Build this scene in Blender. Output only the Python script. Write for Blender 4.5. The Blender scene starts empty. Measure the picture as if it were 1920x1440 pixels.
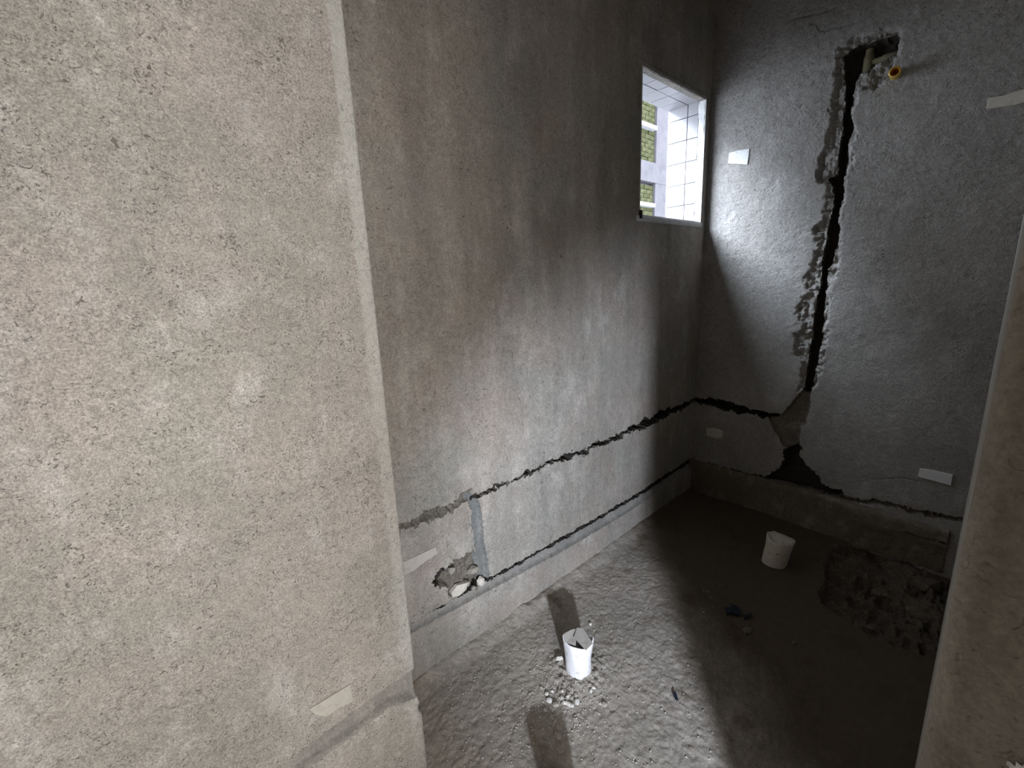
import bpy, math, random
import numpy as np
from mathutils import Matrix, Vector

# ------------------------------------------------------------------ camera, sky, lights, exposure
F, CX, CY, CAM_H = 836.35, 960.0, 720.0, 1.46
AX = np.array([[0.73416775, -0.67765739, -0.04216848],      # right
               [-0.18021364, -0.13460962, -0.97437328],     # down
               [0.65461497, 0.72295278, -0.22094914]])      # forward
S = bpy.context.scene
COL = S.collection

cam_d = bpy.data.cameras.new('camera')
cam_d.sensor_width = 36.0
cam_d.lens = F / 1920.0 * 36.0
cam_d.clip_start = 0.02
cam = bpy.data.objects.new('camera', cam_d)
COL.objects.link(cam)
r_, d_, f_ = AX
cam.matrix_world = Matrix(((r_[0], -d_[0], -f_[0], 0), (r_[1], -d_[1], -f_[1], 0),
                           (r_[2], -d_[2], -f_[2], CAM_H), (0, 0, 0, 1)))
S.camera = cam

SKY = 7.4
w = bpy.data.worlds.new('world')
S.world = w
w.use_nodes = True
bg = w.node_tree.nodes['Background']
bg.inputs[0].default_value = (0.78, 0.87, 1.0, 1)            # overcast sky
bg.inputs[1].default_value = SKY

def add_light(name, kind, loc, target, energy, color, **kw):
    l = bpy.data.lights.new(name, kind)
    l.energy = energy
    l.color = color
    for k, v in kw.items():
        setattr(l, k, v)
    o = bpy.data.objects.new(name, l)
    COL.objects.link(o)
    o.location = loc
    o.rotation_euler = (Vector(target) - Vector(loc)).to_track_quat('-Z', 'Y').to_euler()
    return o

# unseen fill light added in the passage behind the camera, and the work lamp standing there
add_light('passage_fill', 'AREA', (0.20, -0.88, 1.22), (0.36, 1.0, 1.10), 46, (1.0, 0.965, 0.925),
          shape='RECTANGLE', size=0.80, size_y=1.6)
add_light('work_lamp', 'SPOT', (-0.41, -0.97, 0.95), (2.02, 1.30, 0.36), 440, (0.80, 0.875, 1.0),
          spot_size=math.radians(50), spot_blend=0.9, shadow_soft_size=0.045)
# hazy sun behind thin cloud, coming down to the window from the outside left
add_light('hazy_sun', 'SUN', (0.5, 5, 4), (0.5 + 0.60, 5 - 0.43, 4 - 0.68), 26, (0.76, 0.86, 1.0), angle=math.radians(44))
portal = add_light('window_portal', 'AREA', (2.43, 1.60, 2.10), (2.43, 0.0, 2.10), 1, (1, 1, 1),
                   shape='RECTANGLE', size=0.72, size_y=0.72)
portal.data.cycles.is_portal = True

vs = S.view_settings
S.display_settings.display_device = 'sRGB'
vs.view_transform = 'Standard'
vs.look = 'None'
vs.exposure = 0.0
vs.gamma = 1.0
vs.use_curve_mapping = False
S.cycles.max_bounces = 10
S.cycles.diffuse_bounces = 6
S.cycles.sample_clamp_indirect = 6.0
S.cycles.use_denoising = True

# ------------------------------------------------------------------ room dimensions (metres)
YW = 1.305          # face of the wall with the window
XR = 2.826          # face of the wall with the upright chase
YL = 1.028          # face of the projecting wall on the left
XL = 0.500          # its free edge
XJ, YJ = 0.71, -0.006   # edge of the near wall on the right
ZC = 2.985          # ceiling
WX0, WX1, WZ0, WZ1 = 2.095, 2.760, 1.770, 2.428   # window opening

def ray(px, py):
    return np.array([(px - CX) / F, (py - CY) / F, 1.0]) @ AX
def on_back(p):
    d = ray(*p); s = YW / d[1]; return (d[0] * s, CAM_H + d[2] * s)
def on_right(p):
    d = ray(*p); s = XR / d[0]; return (d[1] * s, CAM_H + d[2] * s)
def on_left(p):
    d = ray(*p); s = YL / d[1]; return (d[0] * s, CAM_H + d[2] * s)
def on_floor(p):
    d = ray(*p); s = -CAM_H / d[2]; return (d[0] * s, d[1] * s)
def poly(fn, pts): return np.array([fn(p) for p in pts])

# ------------------------------------------------------------------ numeric noise
_rng = np.random.RandomState(7)
_PERM = _rng.permutation(4096)
_VAL = _rng.rand(4096) * 2 - 1
def vnoise(x, y, seed=0):
    xi = np.floor(x).astype(np.int64); yi = np.floor(y).astype(np.int64)
    fx = x - xi; fy = y - yi
    fx = fx * fx * fx * (fx * (fx * 6 - 15) + 10); fy = fy * fy * fy * (fy * (fy * 6 - 15) + 10)
    def h(a, b): return _VAL[_PERM[(_PERM[(a + seed * 131) & 4095] + b) & 4095]]
    a = h(xi, yi); b = h(xi + 1, yi); c = h(xi, yi + 1); d = h(xi + 1, yi + 1)
    return (a + (b - a) * fx) * (1 - fy) + (c + (d - c) * fx) * fy
def fbm(x, y, freq, octs=4, seed=0, gain=0.5, lac=2.03):
    out = 0; amp = 1.0; tot = 0
    for k in range(octs):
        out = out + amp * vnoise(x * freq + 17.3 * k, y * freq + 9.1 * k, seed + k)
        tot += amp; amp *= gain; freq *= lac
    return out / tot
def ridged(x, y, freq, octs=4, seed=0):
    out = 0; amp = 1.0; tot = 0
    for k in range(octs):
        out = out + amp * (1 - np.abs(vnoise(x * freq + 5.7 * k, y * freq + 3.3 * k, seed + k)) * 2)
        tot += amp; amp *= 0.55; freq *= 2.1
    return out / tot
def sstep(a, b, x):
    t = np.clip((x - a) / (b - a), 0, 1); return t * t * (3 - 2 * t)
def sdf(px, py, P):                       # signed distance to a closed polygon, negative inside
    d2 = np.full(px.shape, 1e9); ins = np.zeros(px.shape, bool)
    n = len(P)
    for i in range(n):
        a = P[i]; b = P[(i + 1) % n]
        ex, ey = b - a; L = ex * ex + ey * ey + 1e-12
        t = np.clip(((px - a[0]) * ex + (py - a[1]) * ey) / L, 0, 1)
        d2 = np.minimum(d2, (px - a[0] - t * ex) ** 2 + (py - a[1] - t * ey) ** 2)
        if a[1] != b[1]:
            c = ((a[1] > py) != (b[1] > py)) & (px < (b[0] - a[0]) * (py - a[1]) / (b[1] - a[1]) + a[0])
            ins ^= c
    d = np.sqrt(d2)
    return np.where(ins, -d, d)
def dline(px, py, P):                     # distance to an open polyline
    d2 = np.full(px.shape, 1e9)
    for a, b in zip(P[:-1], P[1:]):
        ex, ey = b - a; L = ex * ex + ey * ey + 1e-12
        t = np.clip(((px - a[0]) * ex + (py - a[1]) * ey) / L, 0, 1)
        d2 = np.minimum(d2, (px - a[0] - t * ex) ** 2 + (py - a[1] - t * ey) ** 2)
    return np.sqrt(d2)

def snap(a, keys, gap=0.0026):
    a = np.array([v for v in a if all(abs(v - k) > gap for k in keys)])
    return np.unique(np.concatenate([a, keys]))
# ------------------------------------------------------------------ mesh helpers
def mesh_obj(name, co, faces, mat, parent=None, smooth=False):
    me = bpy.data.meshes.new(name)
    co = np.asarray(co, dtype=np.float32)
    if isinstance(faces, np.ndarray):
        n, k = faces.shape
        me.vertices.add(len(co)); me.vertices.foreach_set('co', co.ravel())
        me.loops.add(n * k); me.loops.foreach_set('vertex_index', faces.astype(np.int32).ravel())
        me.polygons.add(n); me.polygons.foreach_set('loop_start', np.arange(0, n * k, k, dtype=np.int32))
        me.update(calc_edges=True); me.validate()
    else:
        me.from_pydata([tuple(map(float, c)) for c in co], [], faces)
        me.update()
    if smooth:
        me.polygons.foreach_set('use_smooth', np.ones(len(me.polygons), bool))
    if mat: me.materials.append(mat)
    o = bpy.data.objects.new(name, me)
    COL.objects.link(o)
    if parent: o.parent = parent
    return o

def grid_obj(name, V, mat, keep=None, parts=(), parent=None):
    """V (n,m,3) grid of points; parts = [(name, face mask, material)] become children."""
    n, m, _ = V.shape
    idx = np.arange(n * m).reshape(n, m)
    Q = np.stack([idx[:-1, :-1], idx[1:, :-1], idx[1:, 1:], idx[:-1, 1:]], -1)
    keep = np.ones((n - 1, m - 1), bool) if keep is None else keep.copy()
    def sub(mask, nm, mt, par):
        q = Q[mask]; u, inv = np.unique(q, return_inverse=True)
        return mesh_obj(nm, V.reshape(-1, 3)[u], inv.reshape(q.shape), mt, par, smooth=True)
    masks = []
    for nm, mk, mt in parts:
        mk = mk & keep; masks.append((nm, mk, mt)); keep = keep & ~mk
    o = sub(keep, name, mat, parent)
    for nm, mk, mt in masks:
        if mk.any(): sub(mk, nm, mt, o)
    return o

def facemax(a): return np.maximum(np.maximum(a[:-1, :-1], a[1:, :-1]), np.maximum(a[1:, 1:], a[:-1, 1:]))
def facemin(a): return np.minimum(np.minimum(a[:-1, :-1], a[1:, :-1]), np.minimum(a[1:, 1:], a[:-1, 1:]))

def box_geo(x0, x1, y0, y1, z0, z1, bev=0.0):
    c = [(x, y, z) for x in (x0, x1) for y in (y0, y1) for z in (z0, z1)]
    f = [(0, 1, 3, 2), (4, 6, 7, 5), (0, 4, 5, 1), (2, 3, 7, 6), (0, 2, 6, 4), (1, 5, 7, 3)]
    return c, f
def box(name, x0, x1, y0, y1, z0, z1, mat, parent=None, bev=0.0, jit=0.0, rnd=random):
    c, f = box_geo(x0, x1, y0, y1, z0, z1)
    if jit: c = [tuple(v + rnd.uniform(-jit, jit) for v in p) for p in c]
    o = mesh_obj(name, c, f, mat, parent)
    if bev:
        m = o.modifiers.new('bevel', 'BEVEL'); m.width = bev; m.segments = 2
    return o
def empty(name, loc=(0, 0, 0)):
    o = bpy.data.objects.new(name, None); COL.objects.link(o); o.location = loc
    o.empty_display_size = 0.05
    return o
def tag(o, label, cat, group=None, kind=None):
    o['label'] = label; o['category'] = cat
    if group: o['group'] = group
    if kind: o['kind'] = kind
    return o
def struct(o): o['kind'] = 'structure'; return o

# ------------------------------------------------------------------ materials
class NT:
    def __init__(s, name):
        s.m = bpy.data.materials.new(name); s.m.use_nodes = True
        s.t = s.m.node_tree; s.b = s.t.nodes['Principled BSDF']
        s.tc = s.t.nodes.new('ShaderNodeTexCoord')
        s.co = s.tc.outputs['Object']
    def n(s, typ, **kw):
        nd = s.t.nodes.new(typ)
        for k, v in kw.items(): setattr(nd, k, v)
        return nd
    def set(s, sock, v):
        if hasattr(v, 'is_output') or isinstance(v, bpy.types.NodeSocket): s.t.links.new(v, sock)
        else: sock.default_value = v
    def mapping(s, scale=(1, 1, 1), loc=(0, 0, 0)):
        nd = s.n('ShaderNodeMapping'); s.t.links.new(s.co, nd.inputs[0])
        nd.inputs['Scale'].default_value = scale; nd.inputs['Location'].default_value = loc
        return nd.outputs[0]
    def noise(s, scale, detail=4, rough=0.55, co=None, dist=0.0):
        nd = s.n('ShaderNodeTexNoise'); s.t.links.new(co or s.co, nd.inputs['Vector'])
        nd.inputs['Scale'].default_value = scale; nd.inputs['Detail'].default_value = detail
        nd.inputs['Roughness'].default_value = rough; nd.inputs['Distortion'].default_value = dist
        return nd.outputs['Fac']
    def voro(s, scale, co=None, feature='F1'):
        nd = s.n('ShaderNodeTexVoronoi', feature=feature); s.t.links.new(co or s.co, nd.inputs['Vector'])
        nd.inputs['Scale'].default_value = scale
        return nd.outputs['Distance']
    def ramp(s, x, a, b, lo=0.0, hi=1.0, smooth=True):
        nd = s.n('ShaderNodeMapRange', interpolation_type='SMOOTHSTEP' if smooth else 'LINEAR')
        s.t.links.new(x, nd.inputs[0])
        for i, v in enumerate((a, b, lo, hi)): nd.inputs[i + 1].default_value = v
        return nd.outputs[0]
    def math(s, op, a, b=0.0):
        nd = s.n('ShaderNodeMath', operation=op); s.set(nd.inputs[0], a); s.set(nd.inputs[1], b); return nd.outputs[0]
    def mix(s, fac, a, b, mode='MIX'):
        nd = s.n('ShaderNodeMix', data_type='RGBA', blend_type=mode)
        s.set(nd.inputs[0], fac); 
        s.set(nd.inputs[6], a if isinstance(a, bpy.types.NodeSocket) else (*a, 1))
        s.set(nd.inputs[7], b if isinstance(b, bpy.types.NodeSocket) else (*b, 1))
        return nd.outputs[2]
    def grey(s, v):
        nd = s.n('ShaderNodeCombineColor')
        for i in range(3): s.t.links.new(v, nd.inputs[i])
        return nd.outputs[0]
    def mul(s, col, v): return s.mix(1.0, col, s.grey(v), 'MULTIPLY')
    def bump(s, h, strength=0.5, dist=0.002):
        nd = s.n('ShaderNodeBump'); s.t.links.new(h, nd.inputs['Height'])
        nd.inputs['Strength'].default_value = strength; nd.inputs['Distance'].default_value = dist
        prev = s.b.inputs['Normal'].links
        if prev: s.t.links.new(prev[0].from_socket, nd.inputs['Normal'])
        s.t.links.new(nd.outputs[0], s.b.inputs['Normal'])
    def out(s, col, rough=0.9, spec=0.25):
        s.set(s.b.inputs['Base Color'], col if isinstance(col, bpy.types.NodeSocket) else (*col, 1))
        s.set(s.b.inputs['Roughness'], rough)
        s.b.inputs['Specular IOR Level'].default_value = spec
        return s.m

def plaster(name, ca, cb, cc, blot=2.2, grain=170, bump=0.5, streak=0.0, pit=0.5, scale_bump=1.0, gcon=0.2, edge_band=False):
    k = NT(name)
    big = k.ramp(k.noise(blot, 5, 0.6, dist=0.6), 0.36, 0.66)
    col = k.mix(big, ca, cb)
    mid = k.ramp(k.noise(blot * 3.1, 6, 0.62, co=k.mapping((1, 1, 0.7), (3.1, 1.7, 5.2))), 0.50, 0.72)
    col = k.mix(mid, col, cc)
    mott = k.ramp(k.noise(blot * 14, 5, 0.65), 0.25, 0.75, 0.86, 1.12, False)
    col = k.mul(col, mott)
    col = k.mul(col, k.ramp(k.noise(1.7, 5, 0.6, co=k.mapping((1, 1, 1), (9.3, 4.1, 6.6))), 0.33, 0.68, 0.84, 1.10, False))
    if streak:
        st = k.noise(9.0, 5, 0.6, co=k.mapping((1, 1, 0.16), (1.3, 0.2, 0.4)))
        col = k.mul(col, k.ramp(st, 0.3, 0.7, 1 - streak, 1 + streak, False))
    g1 = k.noise(grain, 4, 0.75)
    col = k.mul(col, k.ramp(g1, 0.32, 0.68, 1 - gcon, 1 + gcon, False))
    fade = k.ramp(k.noise(blot * 4, 3), 0.36, 0.62)
    w1 = k.ramp(k.noise(grain * 0.40, 3, 0.6, dist=1.8), 0.40, 0.31)
    w2 = k.math('MULTIPLY', k.ramp(k.noise(grain * 0.20, 3, 0.6, co=k.mapping((1, 1, 1.5), (2, 5, 1)), dist=2.2), 0.36, 0.30), k.ramp(k.noise(blot * 2.3, 3, co=k.mapping((1, 1, 1), (7, 3, 2))), 0.48, 0.62))
    pits = k.math('MAXIMUM', k.math('MULTIPLY', w1, fade), w2)
    col = k.mix(k.math('MULTIPLY', pits, pit), col, (0.10, 0.088, 0.07))
    if edge_band:                      # lighter strip along the free edge, stronger towards the top
        sx = k.n('ShaderNodeSeparateXYZ'); k.t.links.new(k.co, sx.inputs[0])
        edge = k.math('ADD', sx.outputs[0], k.math('MULTIPLY', k.noise(14, 4), 0.02))
        zf = k.ramp(sx.outputs[2], 0.7, 1.9, 0.25, 0.85)
        sk = k.math('MULTIPLY', k.ramp(edge, XL - 0.034, XL - 0.022), zf)
        col = k.mix(sk, col, k.mul(k.mix(0, (0.64, 0.63, 0.59), (1, 1, 1)), k.ramp(g1, 0.3, 0.7, 0.9, 1.08, False)))
    h = k.math('SUBTRACT', k.noise(grain * 0.28, 5, 0.7, dist=0.6), k.math('MULTIPLY', pits, 0.35))
    k.bump(h, bump, 0.006 * scale_bump)
    k.bump(g1, bump, 0.0022 * scale_bump)
    return k.out(col, 0.92, 0.2)

M_LEFT = plaster('left_plaster', (0.495, 0.45, 0.415), (0.415, 0.395, 0.355), (0.58, 0.55, 0.52), 3.2, 250, 1.0, pit=0.7, gcon=0.40, edge_band=True)
M_BACK = plaster('back_plaster', (0.335, 0.295, 0.26), (0.32, 0.305, 0.275), (0.42, 0.39, 0.355), 2.4, 150, 0.6, streak=0.16, pit=0.65, gcon=0.28)
M_RIGHT = plaster('right_plaster', (0.38, 0.365, 0.345), (0.33, 0.315, 0.295), (0.44, 0.42, 0.40), 2.4, 140, 0.9, pit=0.6, scale_bump=1.6, gcon=0.26)
M_PLINTH = plaster('muddy_screed', (0.21, 0.18, 0.145), (0.17, 0.145, 0.115), (0.30, 0.27, 0.235), 4, 140, 0.8, pit=0.5, scale_bump=1.4, gcon=0.26)
M_JAMB = plaster('jamb_plaster', (0.39, 0.365, 0.325), (0.355, 0.335, 0.295), (0.43, 0.405, 0.37), 2.0, 120, 0.4, streak=0.2, pit=0.5)
M_HALL = plaster('passage_plaster', (0.40, 0.36, 0.31), (0.36, 0.33, 0.29), (0.45, 0.41, 0.36), 2.0, 150, 0.3)
M_CHASE = plaster('chase_mortar', (0.20, 0.175, 0.145), (0.15, 0.135, 0.115), (0.26, 0.23, 0.195), 9, 120, 0.8, pit=0.7, scale_bump=1.6)
M_TEE = plaster('smooth_grey_mortar', (0.20, 0.205, 0.20), (0.17, 0.175, 0.17), (0.24, 0.24, 0.23), 5, 160, 0.3, pit=0.2)
M_CUT = plaster('cut_mortar', (0.30, 0.285, 0.265), (0.25, 0.24, 0.225), (0.35, 0.33, 0.30), 7, 160, 0.5, pit=0.3)

def floor_mat():
    k = NT('floor_screed')
    big = k.ramp(k.noise(2.4, 5, 0.6, dist=0.5), 0.36, 0.66)
    col = k.mix(big, (0.37, 0.335, 0.295), (0.31, 0.285, 0.25))
    col = k.mix(k.ramp(k.noise(5.5, 4, 0.6, co=k.mapping((1, 1, 1), (4, 2, 0))), 0.55, 0.70), col, (0.215, 0.18, 0.145))
    col = k.mul(col, k.ramp(k.noise(30, 6, 0.7), 0.28, 0.72, 0.72, 1.2, False))
    g = k.noise(170, 4, 0.75)
    col = k.mul(col, k.ramp(g, 0.3, 0.7, 0.72, 1.22, False))
    peb = k.voro(95)
    pk = k.math('MULTIPLY', k.ramp(peb, 0.20, 0.10), k.ramp(k.noise(40, 3), 0.56, 0.64))
    col = k.mix(pk, col, (0.62, 0.60, 0.56))
    # shower end: smooth brown mud film, the near wall's shadow painted in with it
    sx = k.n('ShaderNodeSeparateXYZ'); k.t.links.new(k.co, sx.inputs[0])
    mud_shade = k.ramp(k.math('ADD', k.math('SUBTRACT', sx.outputs[0], k.math('MULTIPLY', sx.outputs[1], 0.75)), k.math('MULTIPLY', k.noise(3, 4), 0.45)), 1.10, 1.55)
    col = k.mix(k.math('MULTIPLY', mud_shade, 0.88), col, (0.066, 0.048, 0.030))
    k.bump(k.noise(60, 5, 0.7), 0.7, 0.005)
    k.bump(g, 0.7, 0.002)
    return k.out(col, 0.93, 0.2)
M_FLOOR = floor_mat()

def simple(name, col, rough=0.8, var=0.12, grain=60, bump=0.3, spec=0.3, dirt=None, dscale=12, dlo=0.52, dhi=0.66, metal=0.0):
    k = NT(name)
    c = k.mul(k.mix(0.0, col, col), k.ramp(k.noise(grain, 4, 0.6), 0.3, 0.7, 1 - var, 1 + var, False))
    if dirt: c = k.mix(k.ramp(k.noise(dscale, 5, 0.65), dlo, dhi), c, dirt)
    if bump: k.bump(k.noise(grain * 1.6, 4, 0.6), bump, 0.0015)
    k.b.inputs['Metallic'].default_value = metal
    return k.out(c, rough, spec)
M_DEEP = simple('deep_core_shade', (0.05, 0.044, 0.038), 0.95, 0.2, 60, 0.3, 0.1)  # cavity darkness put into the colour of the deepest chase faces
M_PVC = simple('dusty_white_pvc', (0.74, 0.74, 0.76), 0.6, 0.06, 40, 0.15, 0.35, (0.46, 0.44, 0.42), 38, 0.50, 0.72)
M_PVC2 = simple('dirty_cream_pvc', (0.62, 0.58, 0.50), 0.7, 0.1, 40, 0.2, 0.3, (0.22, 0.18, 0.13), 45, 0.56, 0.74)
M_FLAP = simple('dusty_grey_flap', (0.40, 0.375, 0.35), 0.75, 0.1, 40, 0.2, 0.25, (0.30, 0.275, 0.25), 40, 0.5, 0.7)
M_CHIP = simple('white_ceramic', (0.70, 0.70, 0.70), 0.55, 0.05, 30, 0.15, 0.4, (0.48, 0.46, 0.43), 60, 0.55, 0.75)
M_CHIPD = simple('dusty_ceramic', (0.60, 0.56, 0.50), 0.75, 0.06, 60, 0.2, 0.2, (0.48, 0.44, 0.38), 50, 0.5, 0.7)
M_CHIPW = simple('plaster_smeared_ceramic', (0.42, 0.39, 0.355), 0.8, 0.06, 60, 0.2, 0.2, (0.36, 0.33, 0.295), 50, 0.5, 0.7)
M_CHIPL = simple('cream_ceramic', (0.50, 0.475, 0.43), 0.8, 0.06, 60, 0.2, 0.2, (0.42, 0.395, 0.355), 50, 0.5, 0.7)
M_STONE = simple('pale_rubble', (0.56, 0.54, 0.50), 0.9, 0.2, 60, 0.4, 0.2)
M_GRIT = simple('pale_grit', (0.44, 0.42, 0.385), 0.95, 0.25, 60, 0.0, 0.1)
M_STONED = simple('grey_rubble', (0.30, 0.275, 0.24), 0.9, 0.2, 60, 0.4, 0.2)
M_BRASS = simple('yellow_brass', (0.78, 0.55, 0.13), 0.35, 0.08, 40, 0.0, 0.5, metal=0.55)
M_ORANGE = simple('orange_plastic', (0.55, 0.22, 0.02), 0.45, 0.1, 40, 0.0, 0.5)
M_TILE = simple('white_wall_tile', (0.35, 0.34, 0.355), 0.35, 0.03, 8, 0.0, 0.4, (0.30, 0.295, 0.305), 20, 0.6, 0.8)
M_GROUT = simple('tile_grout', (0.20, 0.20, 0.215), 0.9, 0.1, 60, 0.2)
M_CONC = simple('pale_concrete', (0.112, 0.104, 0.112), 0.9, 0.12, 5, 0.2, 0.2, (0.075, 0.070, 0.073), 2.2, 0.5, 0.75)
M_DARK = simple('dark_void', (0.02, 0.018, 0.015), 0.95, 0.1)
M_SCRAP = simple('dark_blue_plastic', (0.012, 0.02, 0.035), 0.5, 0.1)
M_STRIP = simple('grey_strip', (0.55, 0.55, 0.56), 0.6, 0.1, 30)
M_LIGHTPATCH = simple('light_patch_metal', (0.75, 0.77, 0.80), 0.25, 0.05, 30, 0.2, 0.5, metal=0.7)  # bright sheet standing in for lamp light on the near wall's end
M_GROUND = simple('yard_concrete', (0.13, 0.128, 0.126), 0.95, 0.2, 3)
def brick_mat():
    k = NT('mossy_brick')
    oi = k.n('ShaderNodeObjectInfo')
    c = k.mix(oi.outputs['Random'], (0.056, 0.057, 0.026), (0.088, 0.086, 0.047))
    c = k.mix(k.ramp(k.noise(6, 5, 0.65), 0.5, 0.7), c, (0.030, 0.034, 0.012))
    return k.out(c, 0.95, 0.1)
M_BRICK = brick_mat()

# ------------------------------------------------------------------ wall_back (window wall)
upper_chase = poly(on_back, [(884, 930), (900, 922), (957, 900), (987, 884), (1013, 871), (1050, 857), (1093, 842), (1140, 821),
                             (1170, 808), (1193, 796), (1233, 775), (1273, 759), (1303, 745), (1345, 722),
                             (1345, 736), (1304, 754), (1275, 768), (1235, 788), (1196, 808), (1170, 817), (1140, 829), (1093, 853),
                             (1050, 868), (1013, 880), (987, 893), (957, 907), (900, 932), (890, 938)])
rubble_band = poly(on_back, [(740, 984), (757, 977), (800, 962), (845, 942), (872, 922), (885, 916), (888, 945), (872, 948), (830, 968), (795, 984), (757, 994), (740, 1002)])
t_chase = poly(on_back, [(876, 928), (893, 926), (903, 955), (905, 985), (906, 1012), (914, 1050), (918, 1080), (915, 1092), (902, 1082), (893, 1045), (888, 1010), (885, 985), (884, 955)])
lower_chase = poly(on_back, [(740, 1194), (782, 1167), (837, 1133), (925, 1082), (1023, 1027), (1137, 962), (1207, 920), (1293, 863), (1340, 830),
                             (1340, 852), (1287, 885), (1207, 940), (1170, 965), (1057, 1032), (973, 1077), (887, 1123), (783, 1181), (740, 1206)])
lower_slit = poly(on_back, [(740, 1191), (782, 1165), (837, 1131), (925, 1080), (1023, 1025), (1137, 960), (1207, 918), (1293, 861), (1340, 828),
                            (1340, 841), (1290, 875), (1207, 931), (1170, 953), (1057, 1019), (973, 1066), (925, 1092), (887, 1112), (783, 1172), (740, 1197)])
broken = poly(on_back, [(822, 1088), (836, 1066), (858, 1052), (880, 1040), (895, 1030), (908, 1062), (914, 1090), (898, 1108), (872, 1112), (852, 1122), (835, 1106)])
hole = poly(on_back, [(812, 1090), (818, 1072), (832, 1064), (836, 1078), (832, 1092), (820, 1100)])
cleft = poly(on_back, [(893, 1088), (899, 1080), (900, 1096), (895, 1102)])

xs = snap(np.arange(0.44, 2.93, 0.005), [WX0, WX1])
zs = snap(np.concatenate([np.arange(-0.03, 0.859, 0.004), np.arange(0.86, ZC + 0.02, 0.006)]), [WZ0, WZ1])
X, Z = np.meshgrid(xs, zs, indexing='ij')
wx = X + 0.018 * fbm(X, Z, 24, 3, 11) + 0.007 * fbm(X, Z, 110, 2, 12)
wz = Z + 0.020 * fbm(X, Z, 24, 3, 21) + 0.010 * fbm(X, Z, 105, 2, 22)
s_u, s_r, s_t, s_l = sdf(wx, wz, upper_chase) + 0.0045 * sstep(2.1, 1.5, X), sdf(wx, wz, rubble_band), sdf(X + (wx - X) * 0.3, Z, t_chase), sdf(X, Z + (wz - Z) * 0.05, lower_chase)
s_b, s_h, s_c = sdf(wx, wz, broken), sdf(wx, wz, hole), sdf(wx, wz, cleft)
s_ls = sdf(X, Z + (wz - Z) * 0.5, lower_slit)
rough = ridged(X, Z, 34, 4, 31)
d = 0.0022 * fbm(X, Z, 3.0, 3, 41) + 0.0009 * fbm(X, Z, 30, 3, 42) + 0.0007 * fbm(X, Z * 0.5, 110, 2, 43)
chip = sstep(0.022, 0.004, np.minimum(np.minimum(s_u, s_r), s_t)) * sstep(0.05, 0.5, fbm(X, Z, 26, 3, 44))
d += 0.007 * chip
def groove(s, depth, e): return depth * sstep(0, e, -s)
gd = np.maximum.reduce([groove(s_u, 0.10, 0.008) , groove(s_r, 0.016, 0.014) + (s_r < 0) * 0.007 * rough,
                        groove(s_t, 0.022, 0.006), groove(s_l, 0.024, 0.004), groove(s_ls, 0.11, 0.006),
                        groove(s_b, 0.026, 0.02) + (s_b < 0) * 0.012 * rough, groove(s_h, 0.09, 0.008), groove(s_c, 0.08, 0.006)])
gd += (gd > 0.012) * 0.006 * rough * (s_t > 0.004) * (s_l > 0) * (s_u > 0)
d += gd
# hairline cracks
for pts in ([(760, 848), (800, 822), (850, 795), (880, 770), (960, 715)], [(868, 1190), (880, 1178), (890, 1172)]):
    dl = dline(X + 0.004 * fbm(X, Z, 40, 3, 51), Z + 0.004 * fbm(X, Z, 40, 3, 52), poly(on_back, pts))
    d += 0.004 * sstep(0.004, 0.0, dl) * sstep(-0.3, 0.2, fbm(X, Z, 22, 2, 53))
V = np.stack([X, YW + d, Z], -1)
fx = (X[:-1, :-1] + X[1:, 1:]) / 2; fz = (Z[:-1, :-1] + Z[1:, 1:]) / 2
keep = ~((fx > WX0) & (fx < WX1) & (fz > WZ0) & (fz < WZ1))
g = facemax(gd)
top = (facemin(s_u) < 0.002) | (facemin(s_r) < 0.0)
low = (facemin(s_l) < 0.001) | (facemin(s_ls) < 0.001)
tee = (facemin(s_t) < 0.001)
brk = (facemin(np.minimum(s_b, s_h)) < 0)
wb = grid_obj('wall_back', V, M_BACK, keep, [
    ('lower_slit', (facemin(s_ls) < 0.001) & (g > 0.03), M_DEEP), ('upper_slit', (facemin(s_u) < 0.001) & (g > 0.03), M_DEEP), ('hollow', (facemin(np.minimum(s_h, s_c)) < 0.0) & (g > 0.04), M_DEEP), ('upright_chase', tee & (g > 0.004), M_TEE), ('broken_patch', brk & (g > 0.005), M_CHASE), ('lower_chase', low & (g > 0.004), M_CUT),
    ('upper_chase', top & (g > 0.004), M_CHASE)])
struct(wb)

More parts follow.
